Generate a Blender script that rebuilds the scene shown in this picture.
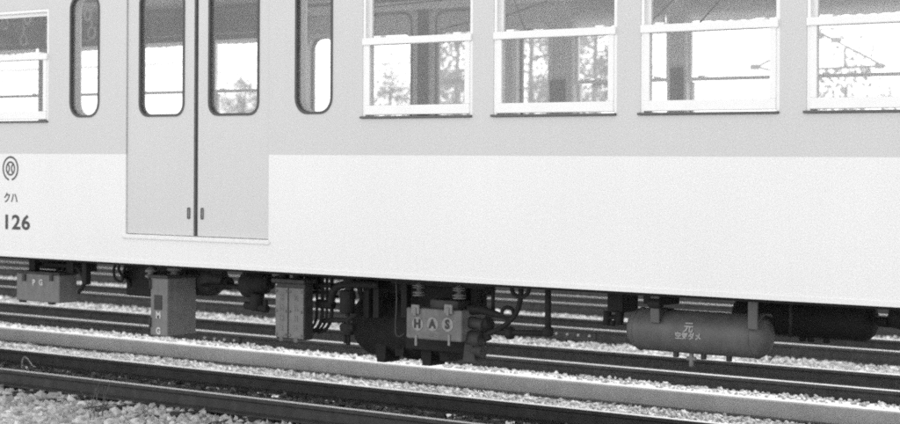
import bpy, bmesh, math, random
import numpy as np
from math import sin, cos, pi, radians, atan2, hypot, sqrt
from mathutils import Vector, Matrix

random.seed(7)
rng = np.random.default_rng(7)
scn = bpy.context.scene
for o in list(bpy.data.objects):
    bpy.data.objects.remove(o, do_unlink=True)

# ---------------------------------------------------------------- camera
F, D, H, ROLL = 1900.0, 9.2, 1.77, 0.005          # focal length in photo pixels, metres to the car side, eye height, roll
YAW = radians(38.7152); HY = -54.15               # camera looks left along the train; horizon above picture centre
cam = bpy.data.cameras.new('camera'); camo = bpy.data.objects.new('camera', cam)
scn.collection.objects.link(camo)
cam.sensor_width = 36.0; cam.lens = 36.0 * F / 900.0
cam.shift_y = HY / 900.0
cam.dof.use_dof = True; cam.dof.focus_distance = 11.2; cam.dof.aperture_fstop = 2.8
cam.clip_end = 6000; cam.clip_start = 0.1
camo.location = (0, -D, H)
camo.rotation_euler = (Matrix.Rotation(YAW, 3, 'Z') @ Matrix.Rotation(pi/2, 3, 'X') @ Matrix.Rotation(ROLL, 3, 'Z')).to_euler()
scn.camera = camo

# ---------------------------------------------------------------- sky, sun, exposure
SUN_EL, SUN_AZ = radians(51), radians(-14)        # azimuth from +Y (behind the train), negative = to the left
w = bpy.data.worlds.new('World'); scn.world = w; w.use_nodes = True
nt = w.node_tree; nt.nodes.clear()
sky = nt.nodes.new('ShaderNodeTexSky'); sky.sky_type = 'NISHITA'; sky.sun_disc = False
sky.sun_elevation = SUN_EL; sky.sun_rotation = SUN_AZ; sky.dust_density = 1.0; sky.air_density = 2.2
bw = nt.nodes.new('ShaderNodeRGBToBW'); bg = nt.nodes.new('ShaderNodeBackground'); bg.inputs[1].default_value = 0.15
ow = nt.nodes.new('ShaderNodeOutputWorld')
nt.links.new(sky.outputs[0], bw.inputs[0]); nt.links.new(bw.outputs[0], bg.inputs[0]); nt.links.new(bg.outputs[0], ow.inputs[0])
sl = bpy.data.lights.new('sun', 'SUN'); sl.energy = 1.8; sl.angle = radians(6)
so = bpy.data.objects.new('sun', sl); scn.collection.objects.link(so)
sd = Vector((sin(SUN_AZ)*cos(SUN_EL), cos(SUN_AZ)*cos(SUN_EL), sin(SUN_EL)))
so.rotation_euler = (-sd).to_track_quat('-Z', 'Y').to_euler(); so.location = sd * 50
scn.view_settings.view_transform = 'Standard'; scn.view_settings.look = 'None'
scn.view_settings.gamma = 1.0; scn.view_settings.exposure = 1.34
scn.cycles.use_denoising = False
scn.cycles.use_adaptive_sampling = True; scn.cycles.adaptive_threshold = 0.015
scn.cycles.filter_width = 2.0
scn.cycles.max_bounces = 8; scn.cycles.transparent_max_bounces = 24
scn.cycles.caustics_reflective = False; scn.cycles.caustics_refractive = False

# ---------------------------------------------------------------- measuring helpers (photo pixel -> metres on a vertical plane Y, or on the ground)
def ray(px, py):
    dx, dy = px - 450, py - 212
    X, Y = cos(ROLL)*dx + sin(ROLL)*dy, -sin(ROLL)*dx + cos(ROLL)*dy
    return -sin(YAW) + X/F*cos(YAW), cos(YAW) + X/F*sin(YAW), -(Y - HY)/F
def at(px, py, Y):
    a, b, c = ray(px, py); t = (Y + D)/b
    return Vector((a*t, Y, H + c*t))
def ground(px, py, z):
    a, b, c = ray(px, py); t = (z - H)/c
    return Vector((a*t, b*t - D, z))
def y_on(px, py, X):                              # depth at which a line along Y through X meets this pixel column
    a, b, c = ray(px, py)
    return X/a*b - D

# ---------------------------------------------------------------- object helpers
COL = scn.collection
def tag(o, label=None, cat=None, group=None, kind=None):
    if label: o['label'] = label
    if cat: o['category'] = cat
    if group: o['group'] = group
    if kind: o['kind'] = kind
    return o
def empty(name, loc):
    o = bpy.data.objects.new(name, None); COL.objects.link(o); o.location = loc; o.empty_display_size = 0.3
    return o
def link(name, me, parent=None, loc=(0, 0, 0), rotz=0):
    o = bpy.data.objects.new(name, me); COL.objects.link(o)
    o.location = loc; o.rotation_euler = (0, 0, rotz)
    if parent: o.parent = parent
    return o

class MB:
    def __init__(s): s.bm = bmesh.new()
    def box(s, x0, x1, y0, y1, z0, z1, bev=0.0, seg=2):
        r = bmesh.ops.create_cube(s.bm, size=1.0, matrix=Matrix.Translation(((x0+x1)/2, (y0+y1)/2, (z0+z1)/2)) @ Matrix.Diagonal((abs(x1-x0), abs(y1-y0), abs(z1-z0), 1)))
        if bev:
            es = list({e for v in r['verts'] for e in v.link_edges})
            bmesh.ops.bevel(s.bm, geom=es, offset=bev, segments=seg, affect='EDGES', profile=0.5)
        return s
    def prism(s, pts, axis, a0, a1):              # polygon (2-D) pulled along an axis: 'x' -> pts are (y,z); 'y' -> (x,z); 'z' -> (x,y)
        def p(u, v, a): return {'x': (a, u, v), 'y': (u, a, v), 'z': (u, v, a)}[axis]
        A = [s.bm.verts.new(p(u, v, a0)) for u, v in pts]; B = [s.bm.verts.new(p(u, v, a1)) for u, v in pts]
        n = len(pts); fs = [s.bm.faces.new(A), s.bm.faces.new(B[::-1])]
        for i in range(n): fs.append(s.bm.faces.new((A[i], B[i], B[(i+1) % n], A[(i+1) % n])))
        bmesh.ops.recalc_face_normals(s.bm, faces=fs); return s
    def lathe(s, origin, axis, prof, n=16, smooth=True):
        a = Vector(axis).normalized(); u = a.orthogonal().normalized(); v = a.cross(u); o = Vector(origin); rings = []
        for t, r in prof:
            rings.append([s.bm.verts.new(o + a*t + (u*cos(2*pi*k/n) + v*sin(2*pi*k/n))*max(r, 1e-5)) for k in range(n)])
        fs = []
        for i in range(len(rings)-1):
            for k in range(n):
                f = s.bm.faces.new((rings[i][k], rings[i][(k+1) % n], rings[i+1][(k+1) % n], rings[i+1][k])); f.smooth = smooth; fs.append(f)
        fs.append(s.bm.faces.new(rings[0][::-1])); fs.append(s.bm.faces.new(rings[-1]))
        bmesh.ops.recalc_face_normals(s.bm, faces=fs); return s
    def cyl(s, p0, p1, r, n=12, bev=None):
        p0 = Vector(p0); p1 = Vector(p1); L = (p1-p0).length; b = bev if bev is not None else min(r*0.15, L*0.1)
        return s.lathe(p0, p1-p0, [(0, r-b), (b, r), (L-b, r), (L, r-b)], n)
    def tube(s, pts, r, n=8, smooth_path=True, closed=False):
        P = [Vector(p) for p in pts]
        if smooth_path and len(P) > 2:
            Q = []
            for i in range(len(P)-1):
                p0, p1, p2, p3 = P[max(i-1, 0)], P[i], P[i+1], P[min(i+2, len(P)-1)]
                for k in range(5):
                    t = k/5
                    Q.append(0.5*((2*p1) + (p2-p0)*t + (2*p0-5*p1+4*p2-p3)*t*t + (3*p1-p0-3*p2+p3)*t**3))
            Q.append(P[-1]); P = Q
        rings = []; u = None
        for i, p in enumerate(P):
            d = (P[min(i+1, len(P)-1)] - P[max(i-1, 0)]).normalized()
            if u is None: u = d.orthogonal().normalized()
            else: u = (u - d*u.dot(d)).normalized()
            v = d.cross(u)
            rr = r(i/(len(P)-1)) if callable(r) else r
            rings.append([s.bm.verts.new(p + (u*cos(2*pi*k/n) + v*sin(2*pi*k/n))*rr) for k in range(n)])
        for i in range(len(rings)-1):
            for k in range(n):
                f = s.bm.faces.new((rings[i][k], rings[i][(k+1) % n], rings[i+1][(k+1) % n], rings[i+1][k])); f.smooth = True
        s.bm.faces.new(rings[0][::-1]); s.bm.faces.new(rings[-1]); return s
    def torus(s, c, axis, R, r, n=20, m=8, sx=1.0):
        a = Vector(axis).normalized(); u = a.orthogonal().normalized(); v = a.cross(u); c = Vector(c); rings = []
        for i in range(n):
            e = u*cos(2*pi*i/n) + v*sin(2*pi*i/n)
            rings.append([s.bm.verts.new(c + e*(R + r*cos(2*pi*k/m)) + a*r*sin(2*pi*k/m)) for k in range(m)])
        for i in range(n):
            for k in range(m):
                f = s.bm.faces.new((rings[i][k], rings[(i+1) % n][k], rings[(i+1) % n][(k+1) % m], rings[i][(k+1) % m])); f.smooth = True
        return s
    def panel(s, outer, holes, y0, y1):           # a plate in the XZ plane with openings, y0..y1 thick
        es = []
        for L in [outer] + holes:
            vs = [s.bm.verts.new((x, y0, z)) for x, z in L]
            es += [s.bm.edges.new((vs[i], vs[(i+1) % len(vs)])) for i in range(len(vs))]
        r = bmesh.ops.triangle_fill(s.bm, use_beauty=True, edges=es, normal=(0, -1, 0))
        for f in [g for g in r['geom'] if isinstance(g, bmesh.types.BMFace)]:
            f.normal_update()
            if f.normal.y > 0: f.normal_flip()
            s.bm.faces.new([s.bm.verts.new((v.co.x, y1, v.co.z)) for v in reversed(f.verts)])
        for L in [outer] + holes:
            n = len(L)
            for i in range(n):
                (xa, za), (xb, zb) = L[i], L[(i+1) % n]
                f = s.bm.faces.new([s.bm.verts.new(p) for p in ((xa, y0, za), (xb, y0, zb), (xb, y1, zb), (xa, y1, za))])
        return s
    def text(s, txt, size, origin, off=0.0, sx=1.0, depth=0.002, align='CENTER', spacing=1.0):   # lettering facing -Y
        cu = bpy.data.curves.new('t', 'FONT'); cu.body = txt; cu.size = size; cu.align_x = align; cu.align_y = 'CENTER'
        cu.offset = off; cu.extrude = depth; cu.resolution_u = 3; cu.space_character = spacing
        o = bpy.data.objects.new('t', cu); COL.objects.link(o)
        me = bpy.data.meshes.new_from_object(o.evaluated_get(bpy.context.evaluated_depsgraph_get()))
        me.transform(Matrix.Translation(Vector(origin)) @ Matrix.Rotation(pi/2, 4, 'X') @ Matrix.Diagonal((sx, 1, 1, 1)))
        s.bm.from_mesh(me)
        bpy.data.objects.remove(o); bpy.data.curves.remove(cu); bpy.data.meshes.remove(me); return s
    def mesh(s, name, mat):
        me = bpy.data.meshes.new(name); s.bm.to_mesh(me); s.bm.free(); me.materials.append(mat); return me

def rr(x0, x1, z0, z1, r, n=6):
    L = []
    for cx, cz, a in ((x1-r, z1-r, 0), (x0+r, z1-r, pi/2), (x0+r, z0+r, pi), (x1-r, z0+r, 3*pi/2)):
        for k in range(n+1):
            t = a + pi/2*k/n; L.append((cx + r*cos(t), cz + r*sin(t)))
    return L
def rect(x0, x1, z0, z1): return [(x0, z0), (x1, z0), (x1, z1), (x0, z1)]

# ---------------------------------------------------------------- materials (a black-and-white photograph: every colour is a grey)
def mat(name, v, rough=0.6, metal=0.0, var=0.0, scale=6.0, grain=0.0, gscale=220.0, bump=0.0, bscale=60.0, streak=0.0, spec=0.5):
    m = bpy.data.materials.new(name); m.use_nodes = True; t = m.node_tree; b = t.nodes['Principled BSDF']
    b.inputs['Roughness'].default_value = rough; b.inputs['Metallic'].default_value = metal
    b.inputs['Specular IOR Level'].default_value = spec
    tc = t.nodes.new('ShaderNodeTexCoord'); cur = None
    def noise(sc, det, vec=None):
        n = t.nodes.new('ShaderNodeTexNoise'); n.inputs['Scale'].default_value = sc; n.inputs['Detail'].default_value = det
        t.links.new(vec or tc.outputs['Object'], n.inputs['Vector']); return n.outputs[0]
    def mul(a, src, amp):                         # a * (1 + amp*(src-.5)*2)
        mr = t.nodes.new('ShaderNodeMapRange'); mr.inputs[1].default_value = 0.25; mr.inputs[2].default_value = 0.75
        mr.inputs[3].default_value = 1-amp; mr.inputs[4].default_value = 1+amp; mr.clamp = False
        t.links.new(src, mr.inputs[0]); mm = t.nodes.new('ShaderNodeMath'); mm.operation = 'MULTIPLY'
        if a is None: mm.inputs[0].default_value = v
        else: t.links.new(a, mm.inputs[0])
        t.links.new(mr.outputs[0], mm.inputs[1]); return mm.outputs[0]
    if var: cur = mul(cur, noise(scale, 5), var)
    if streak:
        mp = t.nodes.new('ShaderNodeMapping'); mp.inputs['Scale'].default_value = (9, 9, 0.6); t.links.new(tc.outputs['Object'], mp.inputs[0])
        cur = mul(cur, noise(2.5, 6, mp.outputs[0]), streak)
    if grain: cur = mul(cur, noise(gscale, 2), grain)
    if cur is not None:
        cb = t.nodes.new('ShaderNodeCombineColor')
        for i in range(3): t.links.new(cur, cb.inputs[i])
        t.links.new(cb.outputs[0], b.inputs['Base Color'])
    else: b.inputs['Base Color'].default_value = (v, v, v, 1)
    if bump:
        bp = t.nodes.new('ShaderNodeBump'); bp.inputs['Strength'].default_value = bump; bp.inputs['Distance'].default_value = 0.01
        t.links.new(noise(bscale, 4), bp.inputs['Height']); t.links.new(bp.outputs[0], b.inputs['Normal'])
    return m

M = dict(
    white=mat('cream_paint', .80, .42, var=.02, scale=1.2, streak=.01, grain=.20, gscale=165, bump=.04, bscale=1.6),
    grey=mat('grey_paint', .60, .42, var=.02, scale=1.2, streak=.012, grain=.20, gscale=165, bump=.04, bscale=1.6),
    door=mat('door_paint', .61, .42, var=.015, scale=2, streak=.012, grain=.20, gscale=165, bump=.03, bscale=2.5),
    frame=mat('window_frame_paint', .86, .45, var=.03, scale=9),
    rubber=mat('black_rubber', .035, .6, var=.2, scale=20),
    gasket=mat('grey_gasket', .07, .5, var=.15, scale=20),
    ink=mat('marking_ink', .06, .6, var=.1, scale=30),
    mark=mat('white_lettering', .60, .7, var=.25, scale=60),
    roof=mat('roof_paint', .25, .6, var=.15, scale=2),
    lining=mat('interior_lining', .78, .5, var=.05, scale=3),
    darkpanel=mat('dark_interior_panel', .05, .5, var=.2, scale=8),
    eq=mat('equipment_grey_paint', .165, .55, var=.16, scale=14, streak=.14, grain=.08, gscale=140, bump=.12, bscale=50),
    box=mat('worn_box_paint', .15, .55, var=.22, scale=18, streak=.2, grain=.1, gscale=140, bump=.15, bscale=50),
    faint=mat('faint_lettering', .36, .7, var=.3, scale=60),
    tank=mat('tank_paint', .10, .5, var=.16, scale=9, streak=.16, grain=.08, gscale=140, bump=.12, bscale=40),
    disc=mat('worn_disc_paint', .27, .7, var=.25, scale=50),
    sill=mat('sill_shade_strip', .11, .5, var=.15, scale=20),
    seam=mat('door_edge_rubber', .085, .6, var=.2, scale=20),
    eqd=mat('equipment_grimy_paint', .036, .65, var=.35, scale=14, streak=.2, bump=.2, bscale=60),
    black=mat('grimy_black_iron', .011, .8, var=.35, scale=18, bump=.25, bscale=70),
    latch=mat('latch_steel', .22, .5, var=.2, scale=30),
    insul=mat('insulator_porcelain', .19, .35, var=.15, scale=30),
    rust=mat('rusty_rail_steel', .05, .75, var=.35, scale=12, streak=.1, bump=.3, bscale=90),
    head=mat('worn_rail_head', .2, .42, metal=.6, var=.2, scale=14),
    wood=mat('sleeper_wood', .06, .85, var=.4, scale=10, bump=.5, bscale=40),
    concrete=mat('trough_concrete', .35, .85, var=.12, scale=5, grain=.12, gscale=110, bump=.3, bscale=80),
    bolt=mat('pale_bolt', .5, .5, var=.1),
    pole=mat('pole_concrete', .35, .8, var=.1, scale=6),
    wire=mat('wire', .05, .5),
    strap=mat('strap_ring', .62, .4, var=.05),
    wheel=mat('wheel_steel', .05, .6, var=.2, scale=9),
    bark=mat('bark', .09, .9, var=.35, scale=14, bump=.6, bscale=30),
    dry=mat('dry_stalk', .12, .8, var=.2, scale=30),
)
def glass_mat():
    m = bpy.data.materials.new('veiled_window_glass'); m.use_nodes = True; t = m.node_tree; t.nodes.clear()
    out = t.nodes.new('ShaderNodeOutputMaterial'); tr = t.nodes.new('ShaderNodeBsdfTransparent'); tr.inputs[0].default_value = (.985, .985, .985, 1)
    gl = t.nodes.new('ShaderNodeBsdfGlossy'); gl.inputs['Roughness'].default_value = .01
    lw = t.nodes.new('ShaderNodeLayerWeight'); lw.inputs[0].default_value = .5    # Schlick reflectance, the same for both faces of the pane
    pw = t.nodes.new('ShaderNodeMath'); pw.operation = 'POWER'; pw.inputs[1].default_value = 5; t.links.new(lw.outputs['Facing'], pw.inputs[0])
    fr = t.nodes.new('ShaderNodeMath'); fr.operation = 'MULTIPLY_ADD'; fr.inputs[1].default_value = .96; fr.inputs[2].default_value = .04; t.links.new(pw.outputs[0], fr.inputs[0])
    df = t.nodes.new('ShaderNodeBsdfDiffuse'); df.inputs[0].default_value = (.7, .7, .7, 1)
    tl = t.nodes.new('ShaderNodeBsdfTranslucent'); tl.inputs[0].default_value = (.8, .8, .8, 1)
    m0 = t.nodes.new('ShaderNodeMixShader'); m0.inputs[0].default_value = .6
    t.links.new(df.outputs[0], m0.inputs[1]); t.links.new(tl.outputs[0], m0.inputs[2])
    tc = t.nodes.new('ShaderNodeTexCoord'); no = t.nodes.new('ShaderNodeTexNoise'); no.inputs['Scale'].default_value = 4; no.inputs['Detail'].default_value = 6
    t.links.new(tc.outputs['Object'], no.inputs['Vector'])
    mr = t.nodes.new('ShaderNodeMapRange'); mr.inputs[1].default_value = .3; mr.inputs[2].default_value = .75; mr.inputs[3].default_value = .09; mr.inputs[4].default_value = .15  # dust film, thickened to stand in for veiling glare and haze
    t.links.new(no.outputs[0], mr.inputs[0])
    m1 = t.nodes.new('ShaderNodeMixShader'); t.links.new(fr.outputs[0], m1.inputs[0]); t.links.new(tr.outputs[0], m1.inputs[1]); t.links.new(gl.outputs[0], m1.inputs[2])
    m2 = t.nodes.new('ShaderNodeMixShader'); t.links.new(mr.outputs[0], m2.inputs[0]); t.links.new(m1.outputs[0], m2.inputs[1]); t.links.new(m0.outputs[0], m2.inputs[2])
    t.links.new(m2.outputs[0], out.inputs[0]); return m
M['glass'] = glass_mat()
def thin_mat(name, v, trans, var=.2, scale=30):   # cloth, leaves: part of the light passes through
    m = bpy.data.materials.new(name); m.use_nodes = True; t = m.node_tree; t.nodes.clear()
    out = t.nodes.new('ShaderNodeOutputMaterial'); df = t.nodes.new('ShaderNodeBsdfDiffuse'); tl = t.nodes.new('ShaderNodeBsdfTranslucent')
    tc = t.nodes.new('ShaderNodeTexCoord'); no = t.nodes.new('ShaderNodeTexNoise'); no.inputs['Scale'].default_value = scale
    t.links.new(tc.outputs['Object'], no.inputs['Vector'])
    mr = t.nodes.new('ShaderNodeMapRange'); mr.inputs[1].default_value = .3; mr.inputs[2].default_value = .7; mr.inputs[3].default_value = v*(1-var); mr.inputs[4].default_value = v*(1+var)
    t.links.new(no.outputs[0], mr.inputs[0]); cb = t.nodes.new('ShaderNodeCombineColor')
    for i in range(3): t.links.new(mr.outputs[0], cb.inputs[i])
    t.links.new(cb.outputs[0], df.inputs[0]); t.links.new(cb.outputs[0], tl.inputs[0])
    mx = t.nodes.new('ShaderNodeMixShader'); mx.inputs[0].default_value = trans
    t.links.new(df.outputs[0], mx.inputs[1]); t.links.new(tl.outputs[0], mx.inputs[2]); t.links.new(mx.outputs[0], out.inputs[0]); return m
M['blind'] = thin_mat('blind_cloth', .6, .5, .06, 40)
M['leaf'] = thin_mat('leaf', .15, .55, .4, 3)
def stone_mat(name, v0, v1):                      # every stone its own grey
    m = bpy.data.materials.new(name); m.use_nodes = True; t = m.node_tree; b = t.nodes['Principled BSDF']; b.inputs['Roughness'].default_value = .85
    g = t.nodes.new('ShaderNodeNewGeometry'); tc = t.nodes.new('ShaderNodeTexCoord'); no = t.nodes.new('ShaderNodeTexNoise'); no.inputs['Scale'].default_value = 45; no.inputs['Detail'].default_value = 4
    t.links.new(tc.outputs['Object'], no.inputs['Vector'])
    r = t.nodes.new('ShaderNodeMapRange'); r.inputs[3].default_value = v0; r.inputs[4].default_value = v1
    t.links.new(g.outputs['Random Per Island'], r.inputs[0])
    q = t.nodes.new('ShaderNodeMapRange'); q.inputs[1].default_value = .3; q.inputs[2].default_value = .7; q.inputs[3].default_value = .75; q.inputs[4].default_value = 1.2
    t.links.new(no.outputs[0], q.inputs[0]); mm = t.nodes.new('ShaderNodeMath'); mm.operation = 'MULTIPLY'
    t.links.new(r.outputs[0], mm.inputs[0]); t.links.new(q.outputs[0], mm.inputs[1]); cb = t.nodes.new('ShaderNodeCombineColor')
    for i in range(3): t.links.new(mm.outputs[0], cb.inputs[i])
    t.links.new(cb.outputs[0], b.inputs['Base Color']); return m
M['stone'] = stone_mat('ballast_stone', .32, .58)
M['stone_near'] = stone_mat('brightened_ballast_stone', .34, .76)  # paler copy of the ballast, offsetting the car's shade on it
M['stone_dark'] = stone_mat('dark_ballast_stone', .035, .13)  # dark ballast, oily between the rails past the trough
def ground_mat(name, v0, v1, sc):
    m = bpy.data.materials.new(name); m.use_nodes = True; t = m.node_tree; b = t.nodes['Principled BSDF']; b.inputs['Roughness'].default_value = .95
    tc = t.nodes.new('ShaderNodeTexCoord'); vo = t.nodes.new('ShaderNodeTexVoronoi'); vo.inputs['Scale'].default_value = sc
    t.links.new(tc.outputs['Object'], vo.inputs['Vector']); sp = t.nodes.new('ShaderNodeSeparateColor'); t.links.new(vo.outputs['Color'], sp.inputs[0])
    r = t.nodes.new('ShaderNodeMapRange'); r.inputs[3].default_value = v0; r.inputs[4].default_value = v1; t.links.new(sp.outputs[0], r.inputs[0])
    cb = t.nodes.new('ShaderNodeCombineColor')
    for i in range(3): t.links.new(r.outputs[0], cb.inputs[i])
    t.links.new(cb.outputs[0], b.inputs['Base Color'])
    bp = t.nodes.new('ShaderNodeBump'); bp.inputs['Strength'].default_value = .8; bp.inputs['Distance'].default_value = .02; bp.invert = True
    t.links.new(vo.outputs['Distance'], bp.inputs['Height']); t.links.new(bp.outputs[0], b.inputs['Normal']); return m
M['ground'] = ground_mat('gravel_ground', .26, .56, 42)
M['bed'] = ground_mat('dark_gravel_ground', .04, .12, 28)  # darker gravel for the bed between the rails

# ================================================================ SETTING
GZ = -0.17
g = MB(); g.prism([(-2000, -2000), (2000, -2000), (2000, 2000), (-2000, 2000)], 'z', GZ-1.0, GZ)
tag(link('ground', g.mesh('ground', M['ground'])), 'wide pale gravel ground of the railway yard', kind='structure')
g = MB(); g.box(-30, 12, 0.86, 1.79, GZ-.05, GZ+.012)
tag(link('track_bed', g.mesh('track_bed', M['bed'])), 'dark bed between the two rails under the train', kind='structure')

# rails: heads at z = 0
RH = 0.132
def rail_profile(y):
    h = [(-.03, 0.0), (.03, 0.0), (.0325, -.006), (.0325, -.026), (.009, -.037), (.009, -.105), (.056, -.119), (.056, -RH), (-.056, -RH), (-.056, -.119), (-.009, -.105), (-.009, -.037), (-.0325, -.026), (-.0325, -.006)]
    return [(y+a, b) for a, b in h]
def rail(y, x0, x1, label):
    m = MB(); m.prism(rail_profile(y), 'x', x0, x1)
    me = m.mesh('rail', M['rust']); me.materials.append(M['head'])
    for p in me.polygons:
        if p.normal.z > .5 and p.center.z > -.004: p.material_index = 1
    o = link('rail', me); tag(o, label, 'rail', 'rails of the yard tracks'); return o
RY = [0.80, 1.87, 4.33, 5.35, 7.12, 8.14, 9.85, 10.9, 12.3, 13.35]
RL = ['nearest dark rail in the foreground gravel, under the near wheels of the train',
      'rail just behind the nearest one, with a bright head in front of the concrete trough',
      'first rail behind the concrete trough', 'second rail behind the concrete trough',
      'near rail of the second track past the trough, with a bolted joint', 'far rail of the second track past the trough',
      'near rail of the third track past the trough', 'far rail of the third track past the trough',
      'near rail of the farthest track in view', 'far rail of the farthest track in view']
rails = [rail(y, -60, 30, l) for y, l in zip(RY, RL)]
# fishplates at two joints, each with four pale bolts
def fishplate(r, y, xc, tone):
    m = MB(); m.prism([(y-.0335, -.03), (y-.011, -.038), (y-.011, -.104), (y-.05, -.117), (y-.054, -.112), (y-.026, -.098), (y-.026, -.045)], 'x', xc-.28, xc+.28)
    fp = link('fishplate', m.mesh('fishplate', M['rust']), r)
    for k in range(4):
        b = MB(); b.lathe((xc-.21+.14*k, y-.025, -.07), (0, -1, 0), [(0, .014), (.012, .014), (.018, .010)], 6, False)
        link('bolt', b.mesh('bolt', M['bolt']), fp)
p = ground(587, 333, -.07); fishplate(rails[4], RY[4], p.x, 0)
p = ground(222, 324, -.07); fishplate(rails[2], RY[2], at(220, 324, RY[2]-.03).x, 0)
# sleepers, bedded in the ballast so that only worn tops and ends show
sm = MB(); sm.box(-.1, .1, -1.0, 1.0, -.14, 0, .008); sme = sm.mesh('sleeper', M['wood'])
for ti in (0, 1, 2):
    yc = (RY[2*ti] + RY[2*ti+1])/2
    x0, x1 = ((-16, -4), (-20, -6), (-24, -8))[ti]
    n = int((x1-x0)/.62)
    for k in range(n):
        s = link('sleeper', sme, None, (x0 + k*.62 + random.uniform(-.03, .03), yc + random.uniform(-.03, .03), -RH-.002), random.uniform(-.02, .02))
        tag(s, ['half buried dark wooden sleeper under the two nearest rails', 'half buried dark wooden sleeper under the rails just past the trough', 'half buried dark wooden sleeper under the second track past the trough'][ti], 'sleeper',
            ['sleepers below the train', 'sleepers of the first track past the trough', 'sleepers of the second track past the trough'][ti])

# concrete cable trough
TY = ground(575, 400.5, GZ).y
TZ = at(575, 381.5, TY).z
t = MB(); t.prism([(TY+.06, GZ-.1), (TY+.06, GZ+.026), (TY, GZ+.026), (TY, TZ-.010), (TY+.010, TZ), (TY+.30, TZ), (TY+.34, TZ-.03), (TY+.34, GZ-.1)], 'x', -45, 15)
tag(link('cable_trough', t.mesh('cable_trough', M['concrete'])), 'long low pale concrete cable trough running between the tracks', 'cable trough')

# ---------------------------------------------------------------- ballast: many stones, one object per strip
def ico():
    bm = bmesh.new(); bmesh.ops.create_icosphere(bm, subdivisions=1, radius=1.0)
    bm.verts.ensure_lookup_table()
    V = np.array([v.co[:] for v in bm.verts]); Fc = np.array([[v.index for v in f.verts] for f in bm.faces]); bm.free(); return V, Fc
IV, IF = ico()
def stones(name, label, mtl, zones):
    VV = []; n0 = 0
    for (x0, x1, y0, y1, dens, r0, r1, zb, sink) in zones:
        n = int((x1-x0)*(y1-y0)*dens)
        V = IV[None]*(1 + rng.normal(0, .20, (n, 12, 1))) + rng.normal(0, .10, (n, 12, 3))
        V *= np.stack([rng.uniform(.8, 1.35, n), rng.uniform(.75, 1.1, n), rng.uniform(.5, .9, n)], 1)[:, None]
        q = rng.normal(size=(n, 4)); q[:, 1:3] *= .45; q /= np.linalg.norm(q, axis=1)[:, None]; w_, x, y, z = q.T
        R = np.stack([np.stack([1-2*(y*y+z*z), 2*(x*y-z*w_), 2*(x*z+y*w_)], 1), np.stack([2*(x*y+z*w_), 1-2*(x*x+z*z), 2*(y*z-x*w_)], 1), np.stack([2*(x*z-y*w_), 2*(y*z+x*w_), 1-2*(x*x+y*y)], 1)], 1)
        V = np.einsum('nij,nkj->nki', R, V)
        rad = r0 + (r1-r0)*rng.random(n)**2.2
        V *= rad[:, None, None]
        P = np.stack([rng.uniform(x0, x1, n), rng.uniform(y0, y1, n), zb + rad*sink*rng.uniform(.0, 1.0, n)], 1)
        P[:, 2] += .006*np.sin(P[:, 0]*3.1)*np.sin(P[:, 1]*4.3+1)
        VV.append(V + P[:, None])
    V = np.concatenate(VV); n = len(V)
    Fa = (IF[None] + (np.arange(n)*12)[:, None, None]).reshape(-1)
    me = bpy.data.meshes.new(name); me.vertices.add(n*12); me.vertices.foreach_set('co', V.reshape(-1).astype(np.float32))
    nf = n*20; me.loops.add(nf*3); me.loops.foreach_set('vertex_index', Fa.astype(np.int32))
    me.polygons.add(nf); me.polygons.foreach_set('loop_start', (np.arange(nf)*3).astype(np.int32))
    me.polygons.foreach_set('use_smooth', np.zeros(nf, bool))
    me.update(); me.materials.append(mtl)
    return tag(link(name, me), label, 'ballast', kind='stuff')
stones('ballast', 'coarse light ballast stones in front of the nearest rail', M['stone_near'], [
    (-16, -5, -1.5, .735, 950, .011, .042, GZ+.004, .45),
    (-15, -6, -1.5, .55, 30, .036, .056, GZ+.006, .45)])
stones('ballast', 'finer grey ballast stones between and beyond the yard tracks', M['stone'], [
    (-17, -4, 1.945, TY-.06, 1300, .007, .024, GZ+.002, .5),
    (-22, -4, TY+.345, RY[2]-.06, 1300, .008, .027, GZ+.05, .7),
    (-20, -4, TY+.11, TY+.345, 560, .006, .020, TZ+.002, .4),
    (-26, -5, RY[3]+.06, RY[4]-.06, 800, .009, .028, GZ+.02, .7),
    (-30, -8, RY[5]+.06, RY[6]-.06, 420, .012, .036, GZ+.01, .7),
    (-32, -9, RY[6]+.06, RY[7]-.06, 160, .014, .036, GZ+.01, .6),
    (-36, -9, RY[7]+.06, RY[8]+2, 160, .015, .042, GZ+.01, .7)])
stones('dark_ballast', 'dark stones and debris between the rails under the train', M['stone_dark'], [
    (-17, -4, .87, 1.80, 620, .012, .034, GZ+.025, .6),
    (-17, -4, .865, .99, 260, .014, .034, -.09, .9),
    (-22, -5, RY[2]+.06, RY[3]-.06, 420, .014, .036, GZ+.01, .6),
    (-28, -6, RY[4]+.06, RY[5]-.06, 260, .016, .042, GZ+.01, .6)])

# ================================================================ THE RAILCAR
CL = Vector((-6.9, 1.31, 0.0)); OFF = -CL
car = empty('railcar', CL)
tag(car, 'two-tone passenger railcar with white lower side, grey window band and double door', 'railcar')
def part(name, mb, m, parent=None, loc=None):     # a part of the car (world coordinates) or, with a parent part, its sub-part
    me = mb if isinstance(mb, bpy.types.Mesh) else mb.mesh(name, m)
    if parent is None: return link(name, me, car, loc if loc is not None else OFF)
    return link(name, me, parent, loc if loc is not None else (0, 0, 0))

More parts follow.
